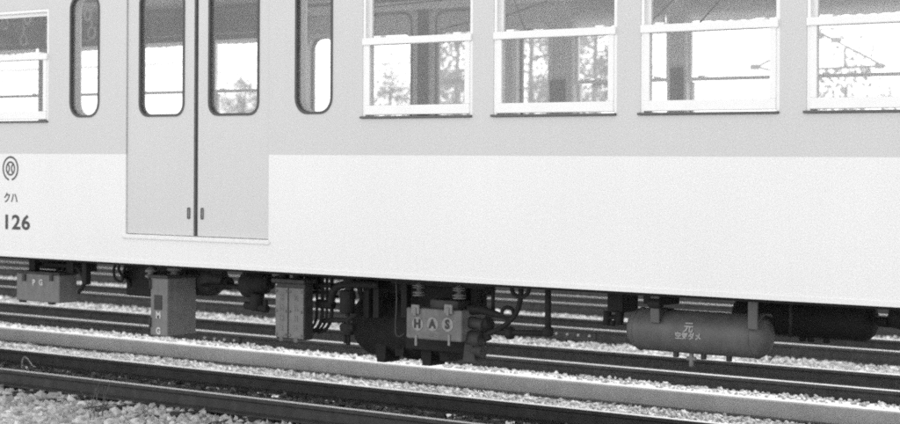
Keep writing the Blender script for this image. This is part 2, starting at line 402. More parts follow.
XL, XR, YB = -18.7, 3.6, 2.62                     # car ends, far side
ZB, ZT, ZTONE = 1.006, 3.12, 1.784
P = 1.0625; W = 0.90
ZS, ZWT = 2.018, 2.87                             # window opening sill, head
DX0, DX1, DZ0, DZ1 = -10.362, -8.935, 1.212, 3.02
wins = [-8.10 + P*k for k in range(8)] + [-12.124 - P*k for k in range(4)]
narrow = [(-10.975, -10.655), (-8.69, -8.365)]
NZ0, NZ1 = 2.058, 2.952
doors = [(DX0, DX1), (1.0, 2.43)]
WFAR, NZ1F = .87, 2.775                           # the far side is laid out a little differently
winsf = [-8.24 + .992*k for k in range(8)] + [-12.124 - P*k for k in range(4)]
narrowf = [(-10.955, -10.635), (-8.76, -8.435)]
def side(y0, y1, far):
    hol = [rect(x, x+(WFAR if far else W), ZS, ZWT) for x in (winsf if far else wins)] + [rr(a, b, NZ0, NZ1F if far else NZ1, .105) for a, b in (narrowf if far else narrow)]
    out = [(XL, ZTONE)]
    fd = -.06 if far else 0
    for a, b in [(a+fd, b+fd) for a, b in doors]: out += [(a, ZTONE), (a, DZ1), (b, DZ1), (b, ZTONE)]
    out += [(XR, ZTONE), (XR, ZT), (XL, ZT)]
    up = part('window_band', MB().panel(out, hol, y0, y1), M['grey'])
    out = [(XL, ZB), (XR, ZB), (XR, ZTONE)]
    for a, b in [(a+fd, b+fd) for a, b in reversed(doors)]: out += [(b, ZTONE), (b, DZ0), (a, DZ0), (a, ZTONE)]
    out += [(XL, ZTONE)]
    lo = part('side_panel', MB().panel(out, [], y0, y1), M['white'])
    return up, lo
up_near, lo_near = side(0, .09, False)
up_far, lo_far = side(YB-.09, YB, True)
part('bottom_edge_strip', MB().box(XL, XR, -.006, -.0005, ZB-.004, ZB+.022), M['white'])
# roof, floor, ceiling, ends
pts = []
for k in range(17):
    a = pi*k/16; pts.append((YB/2 - (YB/2+.03)*cos(a), ZT+.002 + .42*sin(a)**.8))
part('roof', MB().prism(pts, 'x', XL, XR), M['roof'])
part('floor', MB().box(XL+.02, XR-.02, .095, YB-.095, ZB+.06, ZB+.14), M['lining'])
part('ceiling', MB().box(XL+.07, XR-.07, .095, YB-.095, ZT-.03, ZT-.002), M['lining'])
for xa in (XL, XR-.06): part('end_wall', MB().box(xa, xa+.06, .0915, YB-.0915, ZB, ZT-.035), M['grey'])
for ya in (.12, YB-.22): part('underframe_beam', MB().box(XL+.02, XR-.02, ya, ya+.1, ZB-.03, ZB+.058), M['black'])

# ---- sash windows
def window_meshes(zr, near, W):
    d = {}
    f = MB()                                       # fixed frame lining the opening
    f.box(0.001, .022, .004, .088, ZS+.001, ZWT-.001); f.box(W-.022, W-.001, .004, .088, ZS+.001, ZWT-.001)
    f.box(.022, W-.022, .004, .088, ZWT-.022, ZWT-.001)
    d['window_frame'] = f.mesh('window_frame', M['frame'])
    s = MB(); s.box(-.014, W-.004, -.016, .088, ZS+.0015, ZS+.016, .003)
    d['sill'] = s.mesh('sill', M['sill'])  # its dark tone paints the shade line below the sash
    u = MB(); y0, y1 = .040, .062                  # upper sash, inside
    u.box(.0225, .045, y0, y1, zr-.02, ZWT-.0225); u.box(W-.045, W-.0225, y0, y1, zr-.02, ZWT-.0225)
    u.box(.045, W-.045, y0, y1, ZWT-.05, ZWT-.0225)
    d['upper_sash'] = u.mesh('upper_sash', M['frame'])
    l = MB(); y0, y1 = -.004, .030                 # lower sash, outside, with its thick bottom rail and meeting rail
    sw = .062 if near else .040
    l.box(.0225, sw, y0, y1, ZS+.085, zr-.02, .004); l.box(W-sw, W-.0225, y0, y1, ZS+.085, zr-.02, .004)
    l.box(.0225, W-.0225, y0-.004, y1, ZS+.024, ZS+.085, .005)
    mh = .022 if near else .011
    l.box(.005, W-.005, y0-.012, .064, zr-mh, zr+mh+.002, .005)
    for xx in (.10, W-.15): l.box(xx, xx+.06, y0-.006, .05, zr+mh+.0005, zr+mh+.014, .004)
    d['lower_sash'] = l.mesh('lower_sash', M['frame'])
    p1 = MB(); p1.box(.0445, W-.0445, .049, .053, zr+.02, ZWT-.049); d['pane'] = p1.mesh('pane', M['glass'])
    p2 = MB(); p2.box(sw-.0005, W-sw+.0005, .010, .014, ZS+.084, zr-.02); d['pane2'] = p2.mesh('pane', M['glass'])
    return d
WN = window_meshes(2.512, True, W); WF = window_meshes(2.345, False, WFAR)
bl = bmesh.new(); n = 24                          # roller blind hanging a little way down inside the far windows
for j, zz in enumerate((3.06, 2.9, 2.76)):
    for i in range(n+1):
        x = .02 + (WFAR-.04)*i/n
        bl.verts.new((x, .112 + .006*sin(i*1.9+j), zz - (j == 2)*(.012*sin(pi*i/n) + .004*sin(i*2.3))))
bl.verts.ensure_lookup_table()
for j in range(2):
    for i in range(n): bl.faces.new([bl.verts[k] for k in (j*(n+1)+i, j*(n+1)+i+1, (j+1)*(n+1)+i+1, (j+1)*(n+1)+i)]).smooth = True
bme = bpy.data.meshes.new('blind'); bl.to_mesh(bme); bl.free(); bme.materials.append(M['blind'])
bh = MB(); bh.box(.02, WFAR-.02, .106, .122, 2.738, 2.752, .003); bhme = bh.mesh('blind_bar', M['frame'])
for k, x in enumerate(wins):
    f = link('window_frame', WN['window_frame'], car, OFF + Vector((x, 0, 0)))
    for nm, key in (('sill', 'sill'), ('upper_sash', 'upper_sash'), ('lower_sash', 'lower_sash'), ('pane', 'pane'), ('pane', 'pane2')): link(nm, WN[key], f)
for k, x in enumerate(winsf):
    f = link('window_frame', WF['window_frame'], car, OFF + Vector((x+WFAR, YB, 0)), pi)
    for nm, key in (('sill', 'sill'), ('upper_sash', 'upper_sash'), ('lower_sash', 'lower_sash'), ('pane', 'pane'), ('pane', 'pane2')): link(nm, WF[key], f)
    link('blind', bme, f)

# ---- narrow round-cornered windows
def gasket_mb(x0, x1, z0, z1, r, y0, y1, t=.012):
    return MB().panel(rr(x0-t*.45, x1+t*.45, z0-t*.45, z1+t*.45, r+t*.45), [rr(x0+t, x1-t, z0+t, z1-t, r-t)], y0, y1)
for sgn in (0, 1):
    NT = NZ1F if sgn else NZ1
    for a, b in (narrowf if sgn else narrow):
        y0, y1 = (-.005, .03) if sgn == 0 else (YB-.03, YB+.005)
        gk = part('narrow_window', gasket_mb(a, b, NZ0, NT, .105, y0, y1), M['gasket'])
        yy = .015 if sgn == 0 else YB-.02
        part('pane', MB().panel(rr(a+.008, b-.008, NZ0+.008, NT-.008, .09), [], yy, yy+.004), M['glass'], gk)
        # inner reveal lining
        yi0, yi1 = (.031, .096) if sgn == 0 else (YB-.096, YB-.031)
        part('reveal', MB().panel(rr(a-.03, b+.03, NZ0-.03, NT+.03, .13), [rr(a+.012, b-.012, NZ0+.012, NT-.012, .095)], yi1-.004 if sgn == 0 else yi0, yi1 if sgn == 0 else yi0+.004), M['lining'], gk)

# ---- doors: two sliding leaves each
for sgn in (0, 1):
    for a, b in doors:
        if sgn: a, b = a-.06, b-.06
        NT = NZ1F if sgn else NZ1
        c = (a+b)/2 - .002
        for li, (x0, x1) in enumerate(((a+.006, c-.022), (c+.022, b-.004))):
            y0, y1 = (.012, .05) if sgn == 0 else (YB-.05, YB-.012)
            wa, wb = (x0+.125, x1-.10) if li == 0 else (x0+.105, x1-.105)
            lf = part('door_leaf', MB().panel(rect(x0, x1, DZ0+.006, DZ1-.006), [rr(wa, wb, NZ0-.002, NT-.01, .085)], y0, y1), M['door'])
            part('door_window_gasket', gasket_mb(wa, wb, NZ0-.002, NZ1-.01, .085, y0-.006, y1+.004), M['gasket'], lf)
            part('pane', MB().panel(rr(wa+.008, wb-.008, NZ0+.006, NT-.018, .075), [], y0+.012, y0+.016), M['glass'], lf)
            hx = x1-.045 if li == 0 else x0+.045
            if sgn == 0:
                hz0 = at(188, 219, 0).z; hz1 = at(188, 207.5, 0).z
                part('door_handle', MB().panel(rr(hx-.013, hx+.013, hz0, hz1, .008, 3), [rr(hx-.006, hx+.006, hz0+.008, hz1-.008, .004, 3)], y0-.006, y0-.0005), M['gasket'], lf)
            ex = x1+.0005 if li == 0 else x0-.0175
            part('edge_rubber', MB().box(ex, ex+.017, y0+.004, y1-.002, DZ0+.008, DZ1-.008, .003), M['seam'], lf)
        ys = (-.014, .06) if sgn == 0 else (YB-.06, YB+.014)
        part('door_sill', MB().box(a-.03, b+.012, ys[0], ys[1]-.05 if sgn == 0 else ys[1], DZ0-.03, DZ0-.003, .004) if sgn == 0 else MB().box(a-.03, b+.012, YB+.001, YB+.014, DZ0-.03, DZ0-.003, .004), M['white'])
        part('door_backing_seal', MB().box(c-.05, c+.05, (.056 if sgn == 0 else YB-.068), (.068 if sgn == 0 else YB-.056), DZ0+.01, DZ1-.01), M['rubber'])

# ---- interior that shows through the glass
part('cornice_panel', MB().box(XL+.07, XR-.07, YB-.122, YB-.1265, 2.955, ZT-.035), M['lining'])
x_d = -10.9
part('slatted_rack', (lambda m: [m.box(XL+.1, x_d, YB-.62+.05*k, YB-.60+.05*k, 2.80+.004*k, 2.815+.004*k) for k in range(10)] and m)(MB()), M['darkpanel'])
part('dark_bulkhead', MB().box(XL+.09, x_d-.2, YB-.135, YB-.128, 2.79, ZT-.036), M['darkpanel'])
for yy in (.62, 1.95):
    part('strap_rail', MB().tube([(XL+.1, yy, 2.98), (XR-.1, yy, 2.98)], .014, 8), M['gasket'])
strap_m = MB(); strap_m.tube([(0, 0, 2.98), (0, 0, 2.84)], .010, 6); strap_me = strap_m.mesh('hand_strap', M['strap'])
ring_m = MB(); ring_m.torus((0, 0, 2.785), (.35, 1, 0), .05, .0085); ring_me = ring_m.mesh('ring', M['strap'])
def strap(x, y, dz):
    s = link('hand_strap', strap_me, car, OFF + Vector((x, y, dz)), random.uniform(-.4, .4)); link('ring', ring_me, s)
for px, py, yy in ((28, 18, .62), (24, 40, 1.95), (47, 37, 1.95), (88, 14, .62), (92, 33, 1.95), (5, 24, 1.95)):
    q = at(px, py, yy); strap(q.x, yy, q.z-2.785)
for pa, pb, yy in (((368, 8), (474, -3), 1.2), ((500, 18), (548, 1), 1.5), ((650, 23), (678, -4), 1.7), ((700, 23), (724, -4), 1.7), ((513, -4), (526, 32), 2.2), ((440, 30), (478, 20), 2.2)):
    part('wire_reflection', MB().tube([at(pa[0], pa[1], yy), at(pb[0], pb[1], yy+.15)], .006, 6), M['wire'])  # lines drawn in for overhead wires mirrored in the panes

for pa, pb in (((671.5, 68), (683, 103)), ((551, 80), (565, 102))):
    a_ = at(*pa, YB-.1); b_ = at(*pb, YB-.1); part('wall_box', MB().box(a_.x, b_.x, YB-.118, YB-.091, b_.z, a_.z, .006), M['gasket'])
# ---- markings on the side
ec = at(10.8, 168.5, 0)
em = MB(); n = 40
def ring2d(m, cx, cz, ro, ri, a0, a1, n=40, y=-.0022):
    for k in range(n):
        t0 = a0 + (a1-a0)*k/n; t1 = a0 + (a1-a0)*(k+1)/n
        m.prism([(cx+ro*cos(t0), cz+ro*sin(t0)), (cx+ro*cos(t1), cz+ro*sin(t1)), (cx+ri*cos(t1), cz+ri*sin(t1)), (cx+ri*cos(t0), cz+ri*sin(t0))], 'y', y, -.0004)
ring2d(em, ec.x, ec.z, .094, .080, radians(-78), radians(258))
ring2d(em, ec.x, ec.z, .055, .042, 0, 2*pi)
ring2d(em, ec.x-.052, ec.z, .045, .033, radians(-48), radians(48), 10)
ring2d(em, ec.x+.052, ec.z, .045, .033, radians(132), radians(228), 10)
part('emblem', em, M['ink'])
q = at(11, 198.5, 0); part('type_marking', MB().text('クハ', .085, (q.x, -.001, q.z), off=.002, sx=1.0, depth=.0008), M['ink'])
q = at(16.5, 223, 0); part('number_marking', MB().text('126', .152, (q.x, -.001, q.z), off=.004, sx=1.38, depth=.0008, spacing=1.08), M['ink'])

# ================================================================ UNDERFLOOR EQUIPMENT
def bpx(x0, x1, yt, yb, Y, xs=None, dep=None):    # box from its front face in the photo; xs = picture column of its right side's far edge
    a = at(x0, yt, Y); b = at(x1, yb, Y)
    Y1 = y_on(xs, (yt+yb)/2, b.x) if xs else Y+dep
    return a.x, b.x, Y, Y1, b.z, a.z
def hanger(m, px, Y, ztop=ZB+.02, zbot=None, wdt=.04, dep=.05):
    x = at(px, 280, Y).x; m.box(x-wdt/2, x+wdt/2, Y, Y+dep, zbot, ztop, .004)

# A: grey box at the left
x0, x1, y0, y1, z0, z1 = bpx(16.8, 59.3, 272.5, 303.2, .22, xs=77.4)
A = part('equipment_box', MB().box(x0, x1, y0, y1, z0, z1, .008), M['eq'])
part('lid_plate', MB().box(x0-.012, x1+.012, y0-.012, y1+.01, z1+.001, z1+.018, .004), M['eqd'], A)
h = MB()
for px in (32, 70): hanger(h, px, .30, zbot=z1+.015, wdt=.075)
h.box(x0+.02, x1+.12, .36, .42, z1+.05, z1+.075); h.box(x0-.05, x1+.05, .46, .55, z1+.02, z1+.11)
for px in (57, 62.5, 67): hanger(h, px, .42, zbot=z1+.015, wdt=.03)
hanger(h, 84, .25, zbot=z1-.06, wdt=.05)
h.tube([at(77, 266, .3), at(83, 276, .3), at(84, 285, .3), at(79, 292, .35)], .016)
part('hanger', h, M['black'], A)
for px in (25, 52): q = at(px, 277, y0); part('latch', MB().box(q.x-.018, q.x+.018, y0-.014, y0-.001, q.z-.03, q.z+.025, .004), M['eqd'], A)
fe = MB()
for px in (21, 50): q = at(px, 300, .24); fe.cyl((q.x, .26, z0-.018), (q.x, .26, z0+.002), .03, 10)
part('foot', fe, M['eqd'], A)
for k, ch in enumerate('PG'):
    q = at(34.3+7*k, 282.6, y0); part('letter', MB().text(ch, .062, (q.x, y0-.0025, q.z), off=.002, depth=.001), M['mark'], A)

# B: tall narrow box marked M G, with insulators on top, and the motor behind it
x0, x1, y0, y1, z0, z1 = bpx(150.8, 167.4, 277.5, 336.5, .20, xs=196.5)
B = part('generator_box', MB().box(x0, x1, y0, y1, z0, z1, .008), M['eq'])
part('lid_plate', MB().box(x0-.015, x1+.015, y0-.015, y1+.01, z1+.001, z1+.022, .004), M['eqd'], B)
q = at(158.6, 302, y0); part('name_plate', MB().box(q.x-.04, q.x+.04, y0-.006, y0-.001, q.z-.055, q.z+.05, .002), M['eqd'], B)
for py in (284, 322): q = at(150.9, py, y0); part('hinge', MB().cyl((x0+.006, y0-.008, q.z-.035), (x0+.006, y0-.008, q.z+.035), .008), M['eqd'], B)
for ch, py in (('M', 315.2), ('G', 331)):
    q = at(158.8, py, y0); part('letter', MB().text(ch, .066, (q.x, y0-.0025, q.z), off=.0025, depth=.001), M['mark'], B)
def insulator(px, py0, py1, Y, parent, r=.04):
    a = at(px, py1, Y); b = at(px, py0, Y); L = b.z-a.z
    part('insulator', MB().lathe(a, (0, 0, 1), [(0, r*.7), (L*.12, r), (L*.3, r*.95), (L*.38, r*.5), (L*.55, r*.5), (L*.63, r), (L*.85, r*.95), (L, r*.45), (L*1.6, r*.3)], 14), M['insul'], parent)
insulator(151, 268, 278, .24, B, .042); insulator(174.5, 266, 278, .33, B, .055); insulator(194, 268, 278, .62, B, .04)
h = MB(); hanger(h, 150, .24, zbot=z1+.02, wdt=.05); hanger(h, 175, .33, zbot=z1+.06, wdt=.05); hanger(h, 190, .6, zbot=z1+.02, wdt=.06)
q = at(138, 280, .5); h.box(q.x-.13, q.x+.14, .5, .75, at(138, 296, .5).z, ZB-.01, .01)
h.box(at(150, 268, .5).x, at(222, 268, .5).x, .50, .56, ZB-.09, ZB-.02, .005)
part('mounting_frame', h, M['black'], B)
h = MB()
h.tube([at(117, 262, .4), at(114, 270, .4), at(116, 279, .4), at(122, 281, .4), at(124, 274, .42), at(130, 272, .5)], .010)
h.tube([at(121, 262, .4), at(119, 269, .4), at(123, 276, .42), at(130, 280, .5)], .010)
h.tube([at(127, 262, .4), at(125, 272, .45), at(131, 286, .5)], .014)
part('cable_loop', h, M['black'], B)
q = at(208, 280, .55)
mo = part('motor', MB().lathe((q.x-.34, .62, q.z), (1, 0, 0), [(0, .09), (.02, .12), (.28, .125), (.30, .115), (.34, .115), (.365, .10), (.39, .055), (.45, .05), (.455, .02)], 20), M['eqd'])
h = MB(); h.tube([at(216, 287, .6), at(226, 283, .6), at(238, 287, .6), at(246, 285, .6)], .018); h.cyl(at(224, 283, .6), at(231, 283.5, .6), .045); part('shaft_coupling', h, M['black'], mo)

# C: dark valve assembly
q = at(257, 290, .45)
C_ = MB(); C_.lathe((q.x-.12, .45, q.z+.03), (1, 0, .12), [(0, .05), (.02, .09), (.12, .105), (.14, .08), (.2, .08), (.22, .05), (.26, .05)], 14)
C_.cyl(at(253, 268, .45), at(254, 285, .45), .04); C_.box(q.x-.1, q.x+.02, .4, .55, q.z+.09, q.z+.14, .008); hanger(C_, 264, .45, zbot=q.z+.05, wdt=.07); hanger(C_, 252, .5, zbot=q.z+.05, wdt=.05)
C_.cyl(at(258, 293, .42), at(256, 310, .42), .05); C_.cyl(at(246, 305, .42), at(268, 309, .42), .028); C_.cyl(at(266, 300, .42), at(266, 311, .42), .018)
C_.tube([at(272, 283, .45), at(276, 279, .5), at(283, 278, .6)], .022)
cv = part('brake_valve', C_, M['black'])
part('air_pipe', MB().tube([at(190, 284, .55), at(238, 287, .45), at(250, 288, .45)], .014), M['black'], cv)

# D: pair of grey cabinets
x0, x1, y0, y1, z0, z1 = bpx(275.4, 303.6, 282.5, 340.5, .22, xs=313.5)
xm = at(288.3, 300, .22).x
Dd = part('resistor_cabinet', MB().box(x0, x1, y0+.012, y1, z0, z1, .006), M['eqd'])
for a, b in ((x0+.003, xm-.005), (xm+.005, x1-.003)):
    part('cover', MB().box(a, b, y0, y0+.011, z0+.008, z1-.03, .005), M['eq'], Dd)
    for bx in (a+.014, b-.014):
        for bz in (z0+.03, (z0+z1)/2, z1-.055): part('bolt', MB().lathe((bx, y0+.001, bz), (0, -1, 0), [(0, .009), (.007, .009), (.010, .006)], 6, False), M['eq'], Dd)
    for k in range(5):
        q = ((a+b)/2, z1-.1-.07*k)
        part('letter', MB().text('抵抗器注意'[k], .045, (q[0], y0-.0025, q[1]), off=.0, depth=.001), M['latch'], Dd)
part('lid_plate', MB().box(x0-.02, x1+.02, y0-.02, y1+.02, z1+.001, z1+.03, .006), M['eqd'], Dd)
h = MB(); hanger(h, 282, .3, zbot=z1+.028, wdt=.06); hanger(h, 296, .3, zbot=z1+.028, wdt=.06); hanger(h, 311, .4, zbot=z1-.05, wdt=.12); h.box(x0-.05, x1+.2, .45, .53, z1+.03, ZB-.01, .006)
part('hanger', h, M['black'], Dd)

# E: bundle of cables with bent ends
h = MB()
for i, px in enumerate((317, 322.5, 327, 332)):
    h.tube([at(px, 274, .4), at(px+.3, 295, .4), at(px, 314, .4), at(px-1.5, 322, .4), at(px-6, 329, .42), at(px-13, 332, .5)], .0095 + .003*(i % 2))
h.box(at(315, 280, .4).x, at(334, 280, .4).x, .37, .44, at(320, 287, .4).z, at(320, 283, .4).z, .004)
h.cyl(at(318, 303, .4), at(334, 305, .4), .03); h.tube([at(312, 292, .4), at(328, 293, .4), at(338, 297, .4)], .012)
part('cable_bundle', h, M['black'])

# F: pipework with stop valves
h = MB()
h.tube([at(331, 303, .35), at(334, 291, .35), at(339, 286, .35), at(350, 284.5, .35), at(380, 285, .4)], .026)
h.tube([at(350, 276, .38), at(350, 284, .36), at(349, 296, .35)], .03)
h.cyl(at(348, 290, .35), at(347.5, 313, .35), .052); h.cyl(at(343, 296, .35), at(353, 297, .35), .04); h.cyl(at(348, 312, .35), at(348.3, 345, .35), .016)
h.cyl(at(348, 323, .35), at(348.2, 335, .35), .038); h.cyl(at(342, 327, .35), at(355, 328, .35), .028); h.cyl(at(345, 335, .33), at(345.5, 343, .33), .012)
h.tube([at(324, 321, .4), at(336, 320, .36), at(348, 320, .35), at(356, 314.5, .36), at(368, 313, .5)], .017)
h.tube([at(360, 272, .4), at(360, 288, .4), at(363, 300, .45)], .018); h.tube([at(366, 272, .4), at(366.5, 290, .42)], .012)
h.cyl(at(350, 277, .36), at(350.4, 283, .36), .045)
part('stop_valve_pipework', h, M['black'])

# G: compressor (dark round body on feet) and the H A S box in front of it
q0 = at(359, 318, .75); q1 = at(440, 322, .75); r = .225
Lc = at(462, 318, .8).x - q0.x - .02
comp = part('air_compressor', MB().lathe((q0.x+.02, .80, at(385, 322, .8).z), (1, 0, 0), [(0, .06), (.01, .15), (.05, .20), (.10, r), (.40, r), (.43, r*1.06), (.48, r*1.06), (.50, r), (Lc-.05, r), (Lc-.01, .15), (Lc, .05)], 26), M['black'])
h = MB()
for px, py in ((381, 362), (399.5, 356), (426.5, 365.5), (444, 361)):
    q = at(px, py, .62); a = at(px-5.5, py, .62).x; b = at(px+5.5, py, .62).x
    h.prism([(a+.015, q.z), (b-.015, q.z), (b+.01, q.z+.25), (a-.02, q.z+.25)], 'y', .62, .78)
part('foot', h, M['black'], comp)
h = MB(); zt = at(440, 283, .5).z
h.box(at(357, 300, .55).x, at(484, 300, .55).x, .55, .68, ZB-.13, ZB-.01, .008)
h.box(at(391, 300, .36).x, at(484, 300, .36).x, .36, .44, ZB-.07, ZB-.02, .006)
for px in (366, 376, 404, 463, 474): hanger(h, px, .42, zbot=at(px, 318, .42).z, wdt=.05)
h.box(at(463, 300, .5).x, at(482, 300, .5).x, .50, .56, at(470, 345, .5).z, ZB-.02, .01)
h.box(at(404, 300, .5).x, at(470, 300, .5).x, .52, .62, at(440, 352, .5).z, ZB-.05, .01)
part('mounting_frame', h, M['black'], comp)
part('hanging_wire', MB().tube([at(396.5, 280, .3), at(397, 300, .3), at(396, 325, .3), at(396.5, 334, .3), at(400, 336.5, .3), at(405, 333, .32)], .0065, 6), M['eqd'], comp)

x0, x1, y0, y1, z0, z1 = bpx(406.3, 461.5, 307, 342.5, .24, dep=.26)
S = part('switch_box', MB().box(x0, x1, y0, y1, z0, z1, .012), M['box'])
part('top_cover', MB().box(at(430, 300, .3).x, at(458, 300, .3).x, .3, .48, z1-.004, z1+.055, .008), M['eqd'], S)
for px, ch in ((418, 'H'), (433, 'A'), (448, 'S')):
    q = at(px, 324.2 + (px-433)*.03, y0)
    part('letter_disc', MB().lathe((q.x, y0+.001, q.z), (0, -1, 0), [(0, .046), (.004, .046), (.005, .044)], 24), M['disc'], S)
    part('letter', MB().text(ch, .078, (q.x, y0-.0065, q.z), off=.0035, depth=.0008), M['eqd'], S)
for px in (416.5, 449.5):
    q = at(px, 309, y0); part('latch', MB().box(q.x-.032, q.x+.032, y0-.014, y0-.001, q.z-.03, q.z+.03, .004).box(q.x-.012, q.x+.012, y0-.022, y0-.0145, q.z-.042, q.z+.01, .003), M['latch'], S)
    q = at(px+.3, 337, y0); part('latch', MB().box(q.x-.009, q.x+.009, y0-.010, y0-.001, q.z-.055, q.z+.015, .003), M['latch'], S)
q = at(433, 335.5, y0); part('small_mark', MB().text('高圧', .032, (q.x, y0-.002, q.z), depth=.0006), M['insul'], S)
insulator(419.5, 284, 288, .36, S, .045); insulator(419.5, 291, 296, .34, S, .045); insulator(459.5, 287, 291, .36, S, .045); insulator(459.5, 294, 299, .34, S, .045)
h = MB(); zb = at(470, 362, .3).z
h.prism([(at(463, 350, .3).x, zb), (at(476, 350, .3).x, zb), (at(472, 345, .3).x, at(470, 343, .3).z), (at(465, 345, .3).x, at(470, 343, .3).z)], 'y', .3, .42)
h.cyl(at(470, 338, .34), at(482, 340, .34), .055); h.cyl(at(474, 350, .34), at(484, 352, .34), .045); h.cyl(at(470, 322, .34), at(484, 325, .34), .04)
part('bracket', h, M['eqd'], S)
h = MB()
h.tube([at(470, 310, .35), at(482, 310, .35), at(496, 314, .35), at(503, 316, .35)], lambda t: .035-.02*t)
c = at(508, 313, .35); h.torus(c, (0.6, -1, 0), .037, .012)
h.tube([at(521, 285, .35), at(521, 297, .35), at(517, 312, .35), at(509, 322, .35), at(499, 329, .35), at(484, 335, .35)], .017)
h.tube([at(512, 285, .35), at(513.5, 293, .35), at(521, 297, .35), at(528, 293, .35), at(530, 285, .35)], .014)
h.tube([at(493.3, 285, .4), at(493.3, 317, .4)], .012, 8, False)
h.tube([at(484, 330, .36), at(500, 332.2, .36), at(548.5, 333.2, .36)], .018, 8, False)
h.lathe(at(506, 332.5, .36), (1, 0, 0), [(0, .02), (.01, .035), (.05, .04), (.06, .02)], 10); h.cyl(at(510, 334, .36), at(510, 339, .36), .022)
h.cyl(at(548.3, 284, .36), at(548.3, 333, .36), .020); h.lathe(at(548.3, 336.5, .36), (0, 0, 1), [(0, .02), (.01, .034), (.05, .034), (.06, .02)], 10)
h.cyl(at(484, 326, .36), at(491, 322, .36), .045); h.cyl(at(486, 333, .36), at(489, 340, .36), .025)
part('air_hose', h, M['black'])

# H: small governor hanging on its own
h = MB(); a = at(603, 300, .5); b = at(628.5, 300, .5); zl = at(616, 312.5, .5).z
h.box(a.x+.03, b.x-.04, .5, .68, zl, ZB+.01, .012); h.box(a.x, b.x, .46, .7, ZB-.06, ZB-.01, .006)
h.cyl(at(608, 311, .52), at(607, 325, .52), .026); h.cyl(at(620, 311, .52), at(619.5, 324, .52), .028); h.tube([at(607, 321, .52), at(612, 317, .52), at(619, 319, .52)], .015); h.cyl(at(613, 320, .5), at(613, 326, .5), .018)
part('governor_valve', h, M['black'])

# I: main air tank, with straps, lettering and drain cocks
YT = .30; qa = at(628, 328, YT); qb = at(769.5, 338, YT); zt = at(700, 311.5, YT).z; zb = at(700, 354.5, YT).z
r = (zt-zb)/2; zc = (zt+zb)/2; L = qb.x-qa.x
ta = part('air_tank', MB().lathe((qa.x, YT+.03, zc), (1, 0, 0), [(0, .02), (.012, r*.45), (.03, r*.72), (.055, r*.9), (.085, r), (L*.5, r*1.004), (L-.085, r), (L-.055, r*.9), (L-.03, r*.72), (L-.012, r*.45), (L, .02)], 40), M['tank'])
h = MB()
for x in (.085, L-.085): h.torus((qa.x+x, YT+.03, zc), (1, 0, 0), r-.001, .005, 40, 6)
part('weld_seam', h, M['tank'], ta)
for px in (643, 741):
    x = at(px, 310, YT-.2).x + .02; h = MB()
    n = 16
    for k in range(n):
        a0 = radians(60) + radians(95)*k/n; a1 = radians(60) + radians(95)*(k+1)/n
        pt = [(YT+.03+(r+e)*cos(t), zc+(r+e)*sin(t)) for e, t in ((.002, a0), (.009, a0), (.009, a1), (.002, a1))]
        h.prism(pt, 'x', x-.018, x+.018)
    h.box(x-.03, x+.03, YT-r+.02, YT-r+.035, zc+r*.42, ZB+.005, .003)
    part('strap', h, M['tank'], ta)
h = MB(); q = at(655, 300, .3); h.box(q.x-.07, q.x+.1, .28, .42, at(655, 304, .3).z, ZB-.01, .008); h.cyl(at(650, 303, .2), at(662, 304, .2), .03); part('hanger', h, M['black'], ta)
def on_tank(px, py):                               # point on the curved front of the tank
    q = at(px, py, YT+.03-r); dz = q.z - zc
    return q.x, YT+.03-sqrt(max(r*r - dz*dz, 1e-4)), q.z, dz
for tx, px, py, sz in (('元', 688.6, 328, .064), ('空気ダメ', 688.5, 336.5, .044)):
    x, y, z, dz = on_tank(px, py)
    m = MB().text(tx, sz, (0, 0, 0), off=.0015, depth=.001, spacing=1.0)
    bmesh.ops.transform(m.bm, matrix=Matrix.Translation((x, y-.003, z)) @ Matrix.Rotation(-math.asin(max(-1, min(1, dz/r))), 4, 'X'), verts=m.bm.verts)
    part('lettering', m, M['faint'], ta)
h = MB(); q = at(690, 352, YT)
h.cyl((q.x, YT+.02, zb+.01), (q.x, YT+.02, zb-.075), .014); h.cyl((q.x-.03, YT+.02, zb-.03), (q.x+.03, YT+.02, zb-.03), .012)
part('drain_cock', h, M['eq'], ta)
for dx in (-.045*2.6, .07, .24):
    h = MB(); h.cyl((q.x+dx, YT+.04, zb+.02), (q.x+dx, YT+.04, zb-.03), .018); part('plug', h, M['eqd'], ta)

# J: second, dark tank deeper under the car
YT2 = 1.05; qa = at(735, 318, YT2); qb = at(877.5, 322, YT2); zt = at(810, 303, YT2).z; zb = at(810, 337.5, YT2).z
zt = min(zt+.03, ZB-.03); r2 = (zt-zb)/2; zc2 = (zt+zb)/2; L = qb.x-qa.x
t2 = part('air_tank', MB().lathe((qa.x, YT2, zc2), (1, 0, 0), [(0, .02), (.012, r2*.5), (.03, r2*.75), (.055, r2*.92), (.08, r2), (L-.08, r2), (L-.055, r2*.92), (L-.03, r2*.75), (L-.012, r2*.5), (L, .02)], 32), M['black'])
t2['label'] = 'dark tank deeper under the car'
h = MB()
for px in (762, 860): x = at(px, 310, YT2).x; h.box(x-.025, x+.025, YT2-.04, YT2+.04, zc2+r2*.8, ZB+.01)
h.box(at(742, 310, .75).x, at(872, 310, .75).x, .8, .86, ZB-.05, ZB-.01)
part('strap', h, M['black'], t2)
part('drop_pipe', MB().tube([at(791, 298, .72), at(790.5, 337, .72)], .011, 8, False), M['eqd'], t2)
for px in (803, 811, 827): x = at(px, 338, YT2).x; part('plug', MB().cyl((x, YT2, zb+.02), (x, YT2, zb-.025), .022), M['black'], t2)
h = MB(); h.tube([at(872, 318, 1.0), at(880, 322, .98), at(890, 323, .95), at(905, 321, .9)], .016); h.tube([at(873, 313, 1.0), at(876, 322, .98), at(884, 325, .95)], .008)
